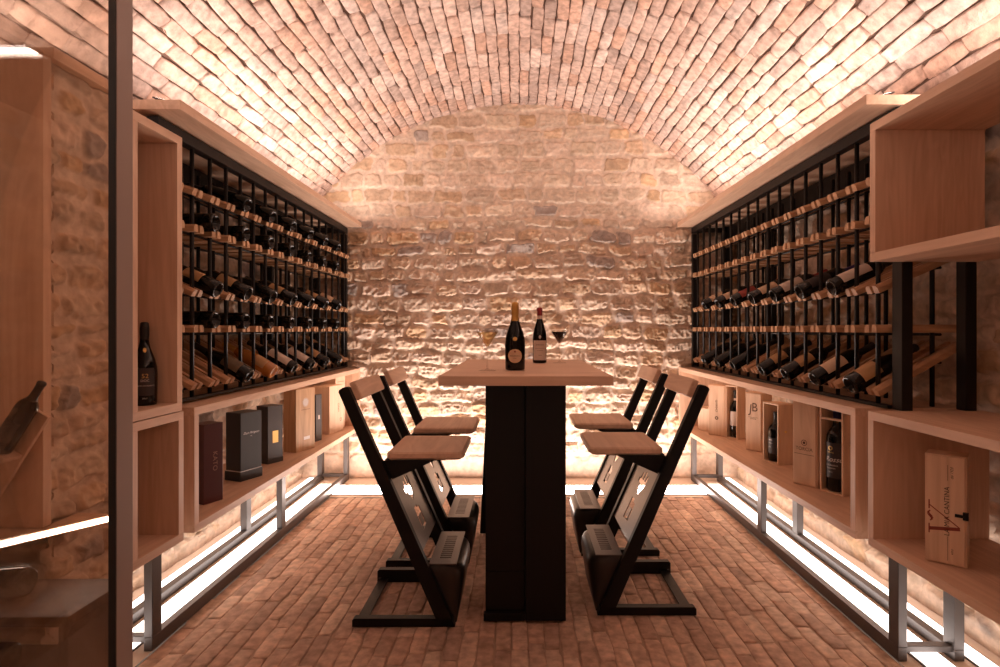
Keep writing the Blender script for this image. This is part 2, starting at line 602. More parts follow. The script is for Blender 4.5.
def sheet_object(name, parts):
    """parts: list of (verts, faces, colours or None, material key, smooth)"""
    me = bpy.data.meshes.new(name)
    off, V, F, mi, sm, K = 0, [], [], [], [], []
    for i, (v, f, k, mk, s) in enumerate(parts):
        V.append(np.asarray(v)); F.append(np.asarray(f) + off); off += len(v)
        mi += [i] * len(f); sm += [s] * len(f)
        K.append(np.asarray(k) if k is not None else np.ones((len(v), 3)) * .5)
        me.materials.append(M[mk])
    V, F, K = np.concatenate(V), np.concatenate(F), np.concatenate(K)
    me.vertices.add(len(V)); me.vertices.foreach_set('co', V.reshape(-1).astype(np.float32))
    me.loops.add(F.size); me.loops.foreach_set('vertex_index', F.reshape(-1).astype(np.int32))
    me.polygons.add(len(F)); me.polygons.foreach_set('loop_start', (np.arange(len(F)) * 4).astype(np.int32))
    me.polygons.foreach_set('material_index', np.array(mi, np.int32))
    me.polygons.foreach_set('use_smooth', np.array(sm, bool))
    a = me.color_attributes.new('Col', 'FLOAT_COLOR', 'POINT')
    cc = np.ones((len(V), 4), np.float32); cc[:, :3] = K
    a.data.foreach_set('color', cc.reshape(-1))
    me.update(); me.validate()
    o = bpy.data.objects.new(name, me)
    C.objects.link(o)
    return o

# ------------------------------------------------------------------ the room
# floor: worn bricks laid lengthwise, pale plaster channels for the strips round the edge
FB = []
palette_f = np.array([(0.57, 0.39, 0.30), (0.61, 0.43, 0.33), (0.52, 0.345, 0.26), (0.59, 0.40, 0.30), (0.46, 0.315, 0.245), (0.64, 0.47, 0.365)])
XF, YFB = 1.487, 4.36
ncol = 43
cw = 2 * XF / ncol
for i in range(ncol):
    y = -0.4 - rng.uniform(0, .25)
    while y < YFB - .02:
        L = rng.uniform(.20, .28)
        y1 = min(y + L, YFB)
        if y1 - y > .05:
            c = palette_f[rng.integers(len(palette_f))] * rng.uniform(.86, 1.12)
            FB.append((-XF + cw * (i + .5) + rng.uniform(-.002, .002), (y + y1) / 2, cw - rng.uniform(.0005, .0045), y1 - y - rng.uniform(.001, .005), rng.uniform(-.003, .003), c))
        y = y1
v, q, k = brick_sheet(FB, lambda u, v_, h: np.stack([u, v_, h - .0035], -1), 0.009, 3, 0.0022, 0.0014, 0.005)
def quad(x0, x1, y0, y1, z):
    return [(x0, y0, z), (x1, y0, z), (x1, y1, z), (x0, y1, z)], [(0, 1, 2, 3)]
mv, mf = quad(-XF, XF, YF, YFB, -0.0085)
ch = []
for (x0, x1, y0, y1) in ((-2.0, -XF, YF, YB + .05), (XF, 2.0, YF, YB + .05), (-XF, XF, YFB, YB + .05)):
    ch.append(quad(x0, x1, y0, y1, -0.002))
cv = [p for c_ in ch for p in c_[0]]
cf = [tuple(4 * i + j for j in range(4)) for i in range(3)]
structure(sheet_object('floor', [(v, q, k, 'brick_floor', True), (mv, mf, None, 'floor_mortar', False), (cv, cf, None, 'plaster', False)]))

# ceiling: brick barrel vault
tmax = math.asin(1.955 / R_V)
nC = 62
cu_w = 2 * tmax * R_V / nC
VB = []
palette_v = np.array([(0.66, 0.48, 0.40), (0.70, 0.53, 0.45), (0.63, 0.45, 0.37), (0.72, 0.57, 0.50), (0.57, 0.43, 0.37), (0.67, 0.44, 0.34)])
for i in range(nC):
    y = YF - rng.uniform(0, .3)
    while y < YB - .01:
        L = rng.uniform(.20, .29)
        y1 = min(y + L, YB + .02)
        if y1 - y > .04:
            c = palette_v[rng.integers(len(palette_v))] * rng.uniform(.77, 1.05)
            VB.append((-tmax * R_V + cu_w * (i + .5) + rng.uniform(-.003, .003), (y + y1) / 2, cu_w - rng.uniform(.003, .0085), y1 - y - rng.uniform(.003, .008), rng.uniform(-.005, .005), c))
        y = y1
def vmap(u, v_, h):
    t = u / R_V
    rr = R_V - h
    return np.stack([rr * np.sin(t), v_, ZC_V + rr * np.cos(t)], -1)
v, q, k = brick_sheet(VB, vmap, 0.024, 5, 0.004, 0.0035, 0.006)
n = 64
th = np.linspace(-tmax, tmax, n + 1)
bv = [((R_V + .016) * math.sin(t), yy, ZC_V + (R_V + .016) * math.cos(t)) for yy in (YF, YB + .05) for t in th]
bf = [(i, i + 1, n + 1 + i + 1, n + 1 + i) for i in range(n)]
structure(sheet_object('ceiling', [(v, q, k, 'brick', True), (bv, bf, None, 'dark_mortar', True)]))

# walls: rubble stone
XX, ZZ, h, col = stone_field(2 * XW + .1, 3.36, 0.0075, 21, 1.0, smooth_above=2.2, plinth=0.20)
structure(grid_mesh('wall_back', np.stack([XX - XW - .05, YB - h, ZZ], -1), col, 'stone'))
XX, ZZ, h, col = stone_field(YB - YF + .05, 2.22, 0.0125, 33, 1.0, plinth=0.07)
structure(grid_mesh('wall_left', np.stack([-XW + h, XX + YF, ZZ], -1), col, 'stone', True))
XX, ZZ, h, col = stone_field(YB - YF + .05, 2.22, 0.0125, 47, 1.0, plinth=0.07)
structure(grid_mesh('wall_right', np.stack([XW - h, XX + YF, ZZ], -1), col, 'stone'))
XX, ZZ, h, col = stone_field(2 * XW + .1, 3.36, 0.03, 55, 0.8)
structure(grid_mesh('wall_front', np.stack([XX - XW - .05, YF + h, ZZ], -1), col, 'stone', True))

# ------------------------------------------------------------------ light strips
def led(name, label, x0, x1, y0, y1, z, mat, axis, tilt=0.0):
    t = thing(name, label, 'light strip', ((x0 + x1) / 2, (y0 + y1) / 2, z), group=None)
    dx, dy = (x1 - x0) / 2, (y1 - y0) / 2
    # cove strips are tilted a little towards the middle of the vault
    m4 = Matrix.Translation((0, 0, abs(math.sin(tilt)) * (dx + .006))) @ Matrix.Rotation(tilt, 4, 'Y')
    MB().box(-dx - .006, dx + .006, -dy - .006, dy + .006, 0, .006, 'steel', 0, m4).build('channel', t)
    MB().add([(-dx, -dy, .0075), (dx, -dy, .0075), (dx, dy, .0075), (-dx, dy, .0075)], [(0, 1, 2, 3)], mat, False, m4).build('diffuser', t)
    return t
CX = 1.49
TILT = math.radians(16)
CT = 1.66
led('led_strip', 'added fill light strip in the floor along the wall behind the camera', -1.3, 1.3, YF + .2, YF + .23, -.001, 'led_floor', 'x')  # unseen strip added for low frontal fill
led('led_strip', 'light strip on top of the left cornice board, washing the vault', -CX - .05, -CX + .05, 2.36, YB - .20, 2.246, 'led_cove', 'y', TILT)
led('led_strip', 'light strip on top of the right cornice board, washing the vault', CX - .05, CX + .05, 2.31, YB - .20, 2.246, 'led_cove', 'y', -TILT)
led('led_strip', 'light strip on top of the tall right shelf box near the camera', CT - .05, CT + .05, 1.06, 2.2, 2.126, 'led_cove', 'y', -TILT)
led('led_strip', 'light strip on the stand-in stone pier behind the glass door', -CT - .05, -CT + .05, 1.72, 2.0, 2.16, 'led_cove', 'y', TILT)
led('led_strip', 'added fill strip on the timber ledge behind the camera, left side', -CT - .05, -CT + .05, YF + .2, 1.1, 2.16, 'led_cove', 'y', TILT)  # both ledge strips are unseen, added to lift the near end of the room
led('led_strip', 'added fill strip on the timber ledge behind the camera, right side', CT - .05, CT + .05, YF + .2, .95, 2.126, 'led_cove', 'y', -TILT)
led('led_strip', 'white light strip in the floor along the foot of the back wall', -1.48, 1.48, 4.42, 4.66, -.001, 'led_floor', 'x')
led('led_strip', 'wide glowing strip for the brightly lit floor inside the left steel base', -1.675, -1.568, 1.72, 4.70, -.001, 'lit_floor_glow', 'y')  # emissive side strips push the lit pale floor to white
led('led_strip', 'wide glowing strip for the brightly lit floor inside the right steel base', 1.568, 1.675, 1.3, 4.70, -.001, 'lit_floor_glow', 'y')
led('led_strip', 'narrow glowing strip for the brightly lit floor behind the left steel base', -1.840, -1.772, 2.1, 4.9, -.001, 'lit_floor_glow', 'y')
led('led_strip', 'narrow glowing strip for the brightly lit floor behind the right steel base', 1.772, 1.840, 1.3, 4.9, -.001, 'lit_floor_glow', 'y')
for s_, nm, y0, y1, z in ((-1, 'left', 2.45, 4.9, .4245), (1, 'right', 2.37, 4.9, .4275)):
    t = thing('led_strip', 'slim light strip under the long %s display shelf' % nm, 'light strip', (s_ * 1.80, (y0 + y1) / 2, z))
    hy = (y1 - y0) / 2
    MB().box(-.016, .016, -hy, hy, -.006, 0, 'steel').build('channel', t)
    MB().add([(-.010, -hy, -.0068), (.010, -hy, -.0068), (.010, hy, -.0068), (-.010, hy, -.0068)], [(3, 2, 1, 0)], 'led_under').build('diffuser', t)

# ------------------------------------------------------------------ cornice boards
for s, nm, y0 in ((-1, 'left', 2.295), (1, 'right', 2.245)):
    xs = sorted((s * 1.39, s * 1.865))
    tag(MB().box(xs[0], xs[1], y0, YB - .02, 2.205, 2.245, 'oak_y', .002).build('cornice_board'),
        'long oak cornice board above the %s wine rack' % nm, 'board')

tag(MB().box(-1.865, -1.41, YF + .15, 1.15, 2.12, 2.155, 'oak_y', .002).build('timber_ledge'), 'oak ledge high on the left wall beside the camera', 'board')
t = thing('led_strip', 'added slim fill strip under the oak ledge beside the glass door', 'light strip', (-1.60, .95, 2.119))  # out of view, added to brighten what shows through the pane
MB().box(-.2, .2, -.022, .022, -.008, 0, 'steel').build('channel', t)
MB().add([(-.19, -.016, -.0085), (.19, -.016, -.0085), (.19, .016, -.0085), (-.19, .016, -.0085)], [(3, 2, 1, 0)], 'led_under').build('diffuser', t)
tag(MB().box(1.41, 1.865, YF + .15, 1.0, 2.086, 2.121, 'oak_y', .002).build('timber_ledge'), 'oak ledge high on the right wall beside the camera', 'board')

# ------------------------------------------------------------------ open oak boxes
def shelf_box(label, s, y0, y1, z0, z1, x0=1.40, x1=1.86, tk=0.034, name='oak_shelf_box', group=None):
    t = thing(name, label, 'shelf', (s * (x0 + x1) / 2, (y0 + y1) / 2, z0), group=group)
    hx, hy, H = (x1 - x0) / 2, (y1 - y0) / 2, z1 - z0
    MB().box(-hx, hx, -hy, hy, H - tk, H, 'oak_y', .0015).build('top_board', t)
    MB().box(-hx, hx, -hy, hy, 0, tk, 'oak_y', .0015).build('bottom_board', t)
    MB().box(-hx, hx, hy - tk, hy, tk, H - tk, 'oak_z', .001).build('side_panel', t)
    MB().box(-hx, hx, -hy, -hy + tk, tk, H - tk, 'oak_z', .001).build('side_panel', t)
    return t
shelf_box('long low oak display shelf under the left wine rack', -1, 2.412, 4.93, .425, .966, name='display_shelf')
shelf_box('long low oak display shelf under the right wine rack', 1, 2.335, 4.93, .428, .974, name='display_shelf')
shelf_box('tall oak box on the left, holding one standing bottle', -1, 2.02, 2.325, .9665, 2.098)
shelf_box('empty lower left oak box beside the glass door frame', -1, 2.02, 2.335, .424, .963)
shelf_box('upper right oak box, empty, high on the wall', 1, 1.05, 2.238, 1.572, 2.122, x1=1.832)
shelf_box('lower right oak box holding the red lettered crate', 1, 1.05, 2.25, .439, .976)

# ------------------------------------------------------------------ steel bases
def base_frame(label, s, ys, y_end):
    t = thing('steel_base_frame', label, 'frame', (s * 1.62, (ys[0] + ys[-1]) / 2, 0))
    ox, oy = s * 1.62, (ys[0] + ys[-1]) / 2
    def bx(nm, x0, x1, y0, y1, z0, z1):
        MB().box(s * x0 - ox, s * x1 - ox, y0 - oy, y1 - oy, z0, z1, 'steel', .002).build(nm, t)
    bx('front_rail', 1.485, 1.52, ys[0], ys[-1] + .05, .0, .055)
    bx('back_rail', 1.705, 1.745, ys[0], ys[-1] + .05, .0, .045)
    for j, y in enumerate(ys):
        zt = .424 if y > 2.35 else .4235
        bx('leg', 1.485, 1.52, y, y + .06, .055, zt)
        bx('leg', 1.705, 1.745, y, y + .06, .045, zt)
        if j != 1:
            bx('cross_bar', 1.52, 1.705, y + .01, y + .045, .03, .055)
    return t
base_frame('brushed steel base frame under the left shelves', -1, (2.265, 3.50, 4.83), 4.9)
base_frame('brushed steel base frame under the right shelves', 1, (2.195, 3.44, 4.80), 4.9)

# ------------------------------------------------------------------ wine racks
TIERS = [(1.952, 18.0, 'top slanted'), (1.787, 0.0, 'upper flat'), (1.485, 24.0, 'middle slanted'), (1.323, 0.0, 'lower flat'), (1.052, 30.0, 'bottom slanted')]
YP0, DP = 2.378, 0.1502
NP = 17
YPS = {-1: 2.453, 1: 2.378}
XR = 1.49     # front end of the rails
def build_rack(label, s, yn):
    YP0 = YPS[s]
    t = thing('wine_rack', label, 'wine rack', (s * 1.68, 3.6, .97))
    ox, oy, oz = s * 1.68, 3.6, .97
    O = Matrix.Translation((-ox, -oy, -oz))
    # frame
    f = MB()
    f.box(s * 1.51, s * 1.56, yn, 4.92, 2.147, 2.195, 'rack_black', .002, O)
    f.box(s * 1.53, s * 1.574, yn, yn + .06, .975, 2.135, 'rack_black', .002, O)
    f.box(s * 1.51, s * 1.555, 4.875, 4.92, .975, 2.135, 'rack_black', .002, O)
    f.box(s * 1.51, s * 1.54, yn + .06, 4.875, .976, .99, 'rack_black', .001, O)
    f.build('front_frame', t)
    f = MB()
    f.box(s * 1.785, s * 1.83, yn, yn + .05, .975, 2.195, 'rack_black', .002, O)
    f.box(s * 1.77, s * 1.83, 4.86, 4.92, .975, 2.195, 'rack_black', .002, O)
    f.box(s * 1.80, s * 1.83, yn + .06, 4.86, 2.06, 2.195, 'rack_black', .002, O)
    f.box(s * 1.77, s * 1.83, 3.98, 4.04, .975, 2.06, 'rack_black', .002, O)
    f.box(s * 1.56, s * 1.77, 4.88, 4.91, 2.15, 2.19, 'rack_black', .001, O)
    f.box(s * 1.574, s * 1.77, yn, yn + .05, 2.15, 2.19, 'rack_black', .001, O)
    f.build('back_frame', t)
    pm = None
    for i in range(NP):
        y = YP0 + DP * i
        for xp in (1.523, 1.752):
            if pm is None:
                p = MB().cyl((0, 0, .975 - oz), (0, 0, 2.14 - oz), .0095, 'rack_black', 10).build('post', t)
                pm = p
            else:
                p = pm.copy(); C.objects.link(p); p.parent = t
            p.location = (s * xp - ox, y - oy, 0)
    for (zt, ang, nm) in TIERS:
        a = math.radians(ang)
        bar = MB()
        for xb in (1.535, 1.765):
            zb = zt + (xb - XR) * math.tan(a) - .036 / math.cos(a) - .006
            bar.cyl((s * xb - ox, YP0 - .03 - oy, zb - oz), (s * xb - ox, 4.88 - oy, zb - oz), .006, 'rack_black', 8)
        tr = bar.build('tier_bar', t)
        cm = None
        for i in range(NP):
            y = YP0 + DP * i
            if cm is None:
                b = MB()
                Ln = 0.345 / math.cos(a)
                for sy in (-1, 1):
                    # rail section with a chamfer towards the bottle; profile in (y, z), extruded along the rail
                    prof = [(sy * .009, -.034), (sy * .040, -.034), (sy * .040, -.012), (sy * .030, 0), (sy * .009, 0)]
                    vs = [(0, p[0], p[1]) for p in prof] + [(Ln, p[0], p[1]) for p in prof]
                    n5 = len(prof)
                    fs = [tuple(range(n5)), tuple(range(2 * n5 - 1, n5 - 1, -1))] + [(i_, (i_ + 1) % n5, n5 + (i_ + 1) % n5, n5 + i_) for i_ in range(n5)]
                    ux, uz = math.cos(a) * s, math.sin(a)
                    m4 = Matrix(((ux, 0, -uz * s, 0), (0, 1, 0, 0), (uz, 0, math.cos(a), 0), (0, 0, 0, 1)))
                    b.add(vs, fs, 'rail', False, m4)
                c = b.build('cradle', tr)
                cm = c
            else:
                c = cm.copy(); C.objects.link(c); c.parent = tr
            c.location = (s * XR - ox, y - oy, zt - oz)
    return t
build_rack('oak and black steel wine rack along the left wall, fuller with bottles', -1, 2.34)
build_rack('oak and black steel wine rack along the right wall, upper tiers empty', 1, 2.24)

# ------------------------------------------------------------------ bottles
BORDEAUX = [(0, .028), (.012, .025), (.024, .008), (.029, .001), (.032, 0), (.0365, .003), (.038, .008), (.038, .19), (.0365, .204), (.030, .219), (.020, .232), (.0150, .243), (.0142, .262), (.0142, .298), (.0155, .300), (.0155, .309), (.013, .312), (0, .312)]
BURGUNDY = [(0, .030), (.013, .027), (.026, .008), (.031, .001), (.034, 0), (.039, .003), (.040, .010), (.040, .145), (.038, .165), (.032, .190), (.024, .216), (.017, .238), (.0145, .255), (.0138, .290), (.0158, .294), (.0158, .306), (.013, .310), (0, .310)]
SPARK = [(0, .006), (.038, 0), (.0455, .003), (.0465, .010), (.048, .085), (.0485, .120), (.046, .148), (.039, .178), (.029, .204), (.021, .226), (.0172, .245), (.0160, .262), (.0172, .270), (.0172, .300), (.0150, .318), (.010, .322), (0, .322)]

def sub_profile(prof, z0, z1, off):
    i0 = max(i for i, (r, z) in enumerate(prof[:8]) if z == 0)
    pr = sorted(((z, r) for r, z in prof[i0:-1]))
    def rad(z):
        for (za, ra), (zb, rb) in zip(pr, pr[1:]):
            if za <= z <= zb and zb > za:
                return ra + (rb - ra) * (z - za) / (zb - za)
        return pr[-1][1]
    zs = sorted(set([z0, z1] + [z for z, r in pr if z0 < z < z1]))
    return [(rad(z) + off, z) for z in zs], rad

def bottle(name, prof, glass='bottle', capsule='foil_black', cap_z=.232, label=None, lab_z=(.06, .15), lab_w=1.9, n=24):
    """bottle standing on its base, label facing local -y; the body is the top-level mesh"""
    o = MB().lathe(prof, glass, n).build(name)
    zt = prof[-1][1]
    cp, _ = sub_profile(prof, cap_z, prof[-2][1], .0007)
    MB().lathe(cp + [(0, zt + .0007)], capsule, n).build('capsule', o)
    if label:
        lp, _ = sub_profile(prof, lab_z[0], lab_z[1], .0007)
        MB().lathe(lp, label, 18, None, -math.pi / 2 - lab_w / 2, -math.pi / 2 + lab_w / 2).build('label', o)
    return o

def wrap_text(s, size, rad, zc, mat, ang=-math.pi / 2, vertical=False, off=.0016, spacing=1.0, shear=0.0):
    vs, fs = text_geo(s, size, 0, spacing, shear)
    out = []
    for (x, y, z) in vs:
        if vertical:
            x, y = -y, x
        a = ang + x / rad
        zz = zc + y
        rr = (rad(zz) if callable(rad) else rad) + off
        out.append((rr * math.cos(a), rr * math.sin(a), zz))
    return out, fs

def disc_label(b, prof, zc, rw, rh, mat, off, n=28, rings=4):
    """oval paper wrapped on a bottle facing -y"""
    _, rad = sub_profile(prof, .01, .2, 0)
    vs, fs = [], []
    for k in range(rings + 1):
        for i in range(n):
            t = 2 * math.pi * i / n
            x, z = rw * k / rings * math.cos(t), rh * k / rings * math.sin(t)
            r_ = rad(zc + z) + off
            a = -math.pi / 2 + x / r_
            vs.append((r_ * math.cos(a), r_ * math.sin(a), zc + z))
    for k in range(rings):
        for i in range(n):
            j = (i + 1) % n
            fs.append((k * n + i, k * n + j, (k + 1) * n + j, (k + 1) * n + i))
    return b.add(vs, fs, mat, True)

def rack_matrix(s, y, tier):
    xb = 1.450 if s < 0 else 1.458
    zt, ang, _ = TIERS[tier]
    a = math.radians(ang)
    ax = Vector((s * math.cos(a), 0, math.sin(a)))       # base to neck
    up = Vector((-s * math.sin(a), 0, math.cos(a)))
    base = Vector((s * XR, y, zt)) + up * .0265 + ax * ((xb - XR) / math.cos(a))
    # local z -> ax, local -y -> up (label on top)
    yv = -up
    xv = yv.cross(ax)
    return Matrix(((xv.x, yv.x, ax.x, base.x), (xv.y, yv.y, ax.y, base.y), (xv.z, yv.z, ax.z, base.z), (0, 0, 0, 1)))

ORD = ['first', 'second', 'third', 'fourth', 'fifth', 'sixth', 'seventh', 'eighth', 'ninth']
protos = {}
def rack_bottle(s, y, tier, key, look, ordinal):
    side = 'left' if s < 0 else 'right'
    if key not in protos:
        prof, kw = key_specs[key]
        o = bottle('wine_bottle', prof, n=20, **kw)
        protos[key] = o
    else:
        o = copy_tree(protos[key])
    m = rack_matrix(s, y, tier)
    if 'bare' not in key and abs(TIERS[tier][1]) > 1:
        m = m @ Matrix.Rotation(math.radians(38 * s), 4, 'Z')
    o.matrix_basis = m @ Matrix.Scale(1.1, 4)
    tag(o, '%s, %s rack, %s tier, %s from back wall' % (look, side, TIERS[tier][2], ordinal), 'bottle', 'wine bottles lying in the %s rack' % side)
key_specs = {
    'bare_bdx': (BORDEAUX, {}),
    'bare_brg': (BURGUNDY, {}),
    'tan': (BORDEAUX, dict(label='paper_tan', lab_z=(.075, .155), lab_w=1.7)),
    'cream': (BORDEAUX, dict(label='paper_cream', lab_z=(.055, .155), lab_w=1.8)),
    'pink': (BORDEAUX, dict(label='paper_white', lab_z=(.04, .17), lab_w=1.6)),
    'olive': (BURGUNDY, dict(label='paper_olive', lab_z=(.05, .14), lab_w=2.0)),
    'amber': (BURGUNDY, dict(glass='amber_bottle', capsule='foil_gold', label='paper_tan', lab_z=(.05, .12))),
    'white_violet': (BORDEAUX, dict(label='paper_dark', capsule='foil_violet', lab_z=(.05, .15))),
    'white_red': (BORDEAUX, dict(label='paper_white', capsule='foil_red', lab_z=(.05, .16), lab_w=2.0)),
    'red_lab': (BORDEAUX, dict(label='paper_red', capsule='foil_black', lab_z=(.05, .15), lab_w=1.8)),
    'tan_brg': (BURGUNDY, dict(label='paper_tan', lab_z=(.045, .125), lab_w=2.0)),
    'cream_brg': (BURGUNDY, dict(label='paper_cream', lab_z=(.045, .13), lab_w=2.0)),
}
lookup = {'bare_bdx': 'dark wine bottle', 'bare_brg': 'dark round wine bottle', 'tan': 'dark bottle with tan label', 'cream': 'dark bottle with cream label',
          'pink': 'dark bottle with pale pink label', 'olive': 'dark bottle with olive label', 'amber': 'amber bottle', 'white_violet': 'violet capped dark bottle',
          'white_red': 'red capped bottle with white label', 'red_lab': 'dark bottle with red label', 'tan_brg': 'dark bottle with tan label', 'cream_brg': 'dark bottle with cream label'}
def fill(s, tier, ys, keys):
    n_ = len(ys)
    for i, (y, key) in enumerate(zip(ys, keys)):
        rack_bottle(s, y, tier, key, lookup[key], ORD[n_ - 1 - i])
LYs = [YPS[-1] + DP * (1.5 + 2 * i) for i in range(8)]
fill(-1, 0, LYs[1:7], ['bare_bdx'] * 6)
fill(-1, 1, LYs[:7], ['bare_brg', 'bare_bdx', 'bare_bdx', 'bare_brg', 'bare_bdx', 'bare_bdx', 'bare_bdx'])
fill(-1, 2, LYs[:7], ['tan', 'tan', 'bare_brg', 'tan', 'bare_bdx', 'tan', 'cream'])
fill(-1, 3, LYs[:7], ['bare_bdx', 'bare_brg', 'bare_bdx', 'bare_bdx', 'bare_bdx', 'bare_bdx', 'bare_bdx'])
fill(-1, 4, LYs[1:7], ['olive', 'amber', 'pink', 'pink', 'tan', 'bare_bdx'])
RY3 = [2.603, 2.903, 3.204, 3.504, 3.806, 4.107, 4.407]
RY5 = [2.453, 2.753, 3.054, 3.354, 3.804, 4.104, 4.405]
fill(1, 2, RY3, ['pink', 'white_violet', 'white_red', 'cream', 'red_lab', 'cream', 'cream'])
fill(1, 4, RY5, ['tan_brg', 'cream', 'tan', 'tan', 'bare_bdx', 'bare_bdx', 'bare_bdx'])

# the bottle standing in the tall left box
SHELF_T = .966 + .034
o = bottle('sparkling_wine_bottle', [(r * .93, z * 1.03) for r, z in SPARK], capsule='foil_black', cap_z=.262, label='paper_dark', lab_z=(.04, .15), lab_w=1.6)
_, rr = sub_profile([(r * .93, z * 1.03) for r, z in SPARK], .02, .25, 0)
tx = MB()
for s_, sz, zc, mt in (('52', .024, .118, 'ink_gold'), ('DOC', .013, .100, 'ink_white'), ('BLANC DE BLANCS', .0075, .080, 'ink_white'), ('BRUT', .007, .030, 'ink_white')):
    vs, fs = wrap_text(s_, sz, .045, zc, mt)
    tx.add(vs, fs, mt)
tx.build('lettering', o)
nl = MB(); disc_label(nl, [(r * .93, z * 1.03) for r, z in SPARK], .22, .006, .010, 'ink_gold', .0012, 14, 2); nl.build('neck_seal', o)
o.location = (-1.500, 2.24, SHELF_T)
o.rotation_euler = (0, 0, math.radians(36))
tag(o, 'dark sparkling wine bottle standing in the tall left oak box', 'bottle')

# ------------------------------------------------------------------ gift boxes and crates on the long shelves
ZL, ZR = .425 + .034 + .0005, .428 + .034 + .0005
def upright(name, label, p0, p1, depth, z0, H, body, extras=None, group=None, bev=.0015):
    """closed box whose printed face runs from p0 to p1"""
    fm = face_frame(p0, p1, z0)
    Wd = (Vector(p1) - Vector(p0)).length
    t = thing(name, label, 'box', group=group, mat4=fm @ Matrix.Translation((Wd / 2, 0, -depth / 2)) @ Matrix.Rotation(-math.pi / 2, 4, 'X'))
    # local: x across the face, y into the box, z up; face at y = -depth/2
    MB().box(-Wd / 2, Wd / 2, -depth / 2, depth / 2, 0, H, body, bev).build('body', t)
    return t, Wd
def on_face(b, geo, depth, x, z, m, rot=0.0, off=.0012):
    vs, fs = geo
    c, s_ = math.cos(rot), math.sin(rot)
    b.add([(x + c * p[0] - s_ * p[1], -depth / 2 - off + p[2], z + s_ * p[0] + c * p[1]) for p in vs], fs, m)
def rect(wd, ht):
    return [(-wd / 2, -ht / 2, 0), (wd / 2, -ht / 2, 0), (wd / 2, ht / 2, 0), (-wd / 2, ht / 2, 0)], [(0, 1, 2, 3)]
def ring(r0, r1, n=24):
    vs = [(r_ * math.cos(2 * math.pi * i / n), r_ * math.sin(2 * math.pi * i / n), 0) for r_ in (r0, r1) for i in range(n)]
    return vs, [(i, (i + 1) % n, n + (i + 1) % n, n + i) for i in range(n)]

# maroon slim box
t, Wd = upright('gift_box', 'slim maroon gift box with vertical gold letters on left shelf', (-1.515, 2.685), (-1.472, 2.779), .10, ZL, .384, 'card_maroon')
b = MB(); on_face(b, text_geo('KATO', .034, 0, 1.05), .10, .008, .20, 'ink_bronze', -math.pi / 2); b.build('lettering', t)
# charcoal box with a stepped foot
t, Wd = upright('gift_box', 'large charcoal gift box with stepped foot and silver script', (-1.544, 3.10), (-1.49, 3.233), .112, ZL, .378, 'card_charcoal')
MB().box(-Wd / 2 - .004, Wd / 2 + .004, -.060, .060, 0, .052, 'card_charcoal', .001).build('foot', t)
MB().box(-Wd / 2 - .003, Wd / 2 + .003, -.059, .059, .052, .056, 'ink_silver').build('silver_line', t)
b = MB(); on_face(b, text_geo('Dom Perignon', .019, 0, .95, .35), .112, .0, .262, 'ink_silver'); on_face(b, text_geo('P2', .010), .112, .0, .243, 'ink_silver'); b.build('lettering', t)
# dark box with gold badge
t, Wd = upright('gift_box', 'dark brown gift box with a square gold badge', (-1.573, 3.50), (-1.522, 3.60), .105, ZL, .361, 'card_black')
MB().box(-Wd / 2 - .002, Wd / 2 + .002, -.0545, .0545, 0, .030, 'card_charcoal', .001).build('foot', t)
b = MB(); on_face(b, rect(.042, .075), .105, .0, .165, 'ink_gold'); b.build('badge', t)
# oak box
t, Wd = upright('gift_box', 'tall smooth oak box with pale round emblem and white sticker', (-1.529, 3.83), (-1.466, 4.01), .105, ZL, .432, 'oak_box')
b = MB(); on_face(b, ring(.0, .026), .105, .0, .335, 'ink_silver'); on_face(b, rect(.090, .002), .105, 0, .285, 'ink_brown'); on_face(b, ring(.030, .032), .105, 0, .335, 'ink_silver'); b.build('emblem', t)
b = MB(); on_face(b, rect(.062, .022), .105, .012, .085, 'sticker'); b.build('sticker', t)
# slate box
t, Wd = upright('gift_box', 'narrow slate grey box between the oak box and pale crate', (-1.53, 4.21), (-1.514, 4.288), .09, ZL, .35, 'card_grey')
b = MB(); on_face(b, rect(.020, .030), .09, 0, .18, 'ink_silver'); b.build('badge', t)
t, Wd = upright('wine_crate', 'pale pine crate nearest the far end of the left shelf, shorter one', (-1.527, 4.50), (-1.475, 4.69), .15, ZL, .386, 'pine_pale')
b = MB(); on_face(b, text_geo('VINO', .03), .15, .03, .2, 'ink_brown', math.pi / 2); on_face(b, ring(.010, .014), .15, .06, .10, 'ink_brown'); b.build('lettering', t)
t, Wd = upright('wine_crate', 'taller pale pine crate at the far end of the left shelf', (-1.55, 4.72), (-1.51, 4.85), .15, ZL, .45, 'pine_pale')
b = MB(); on_face(b, rect(.09, .003), .15, 0, .40, 'ink_brown'); b.build('print', t)

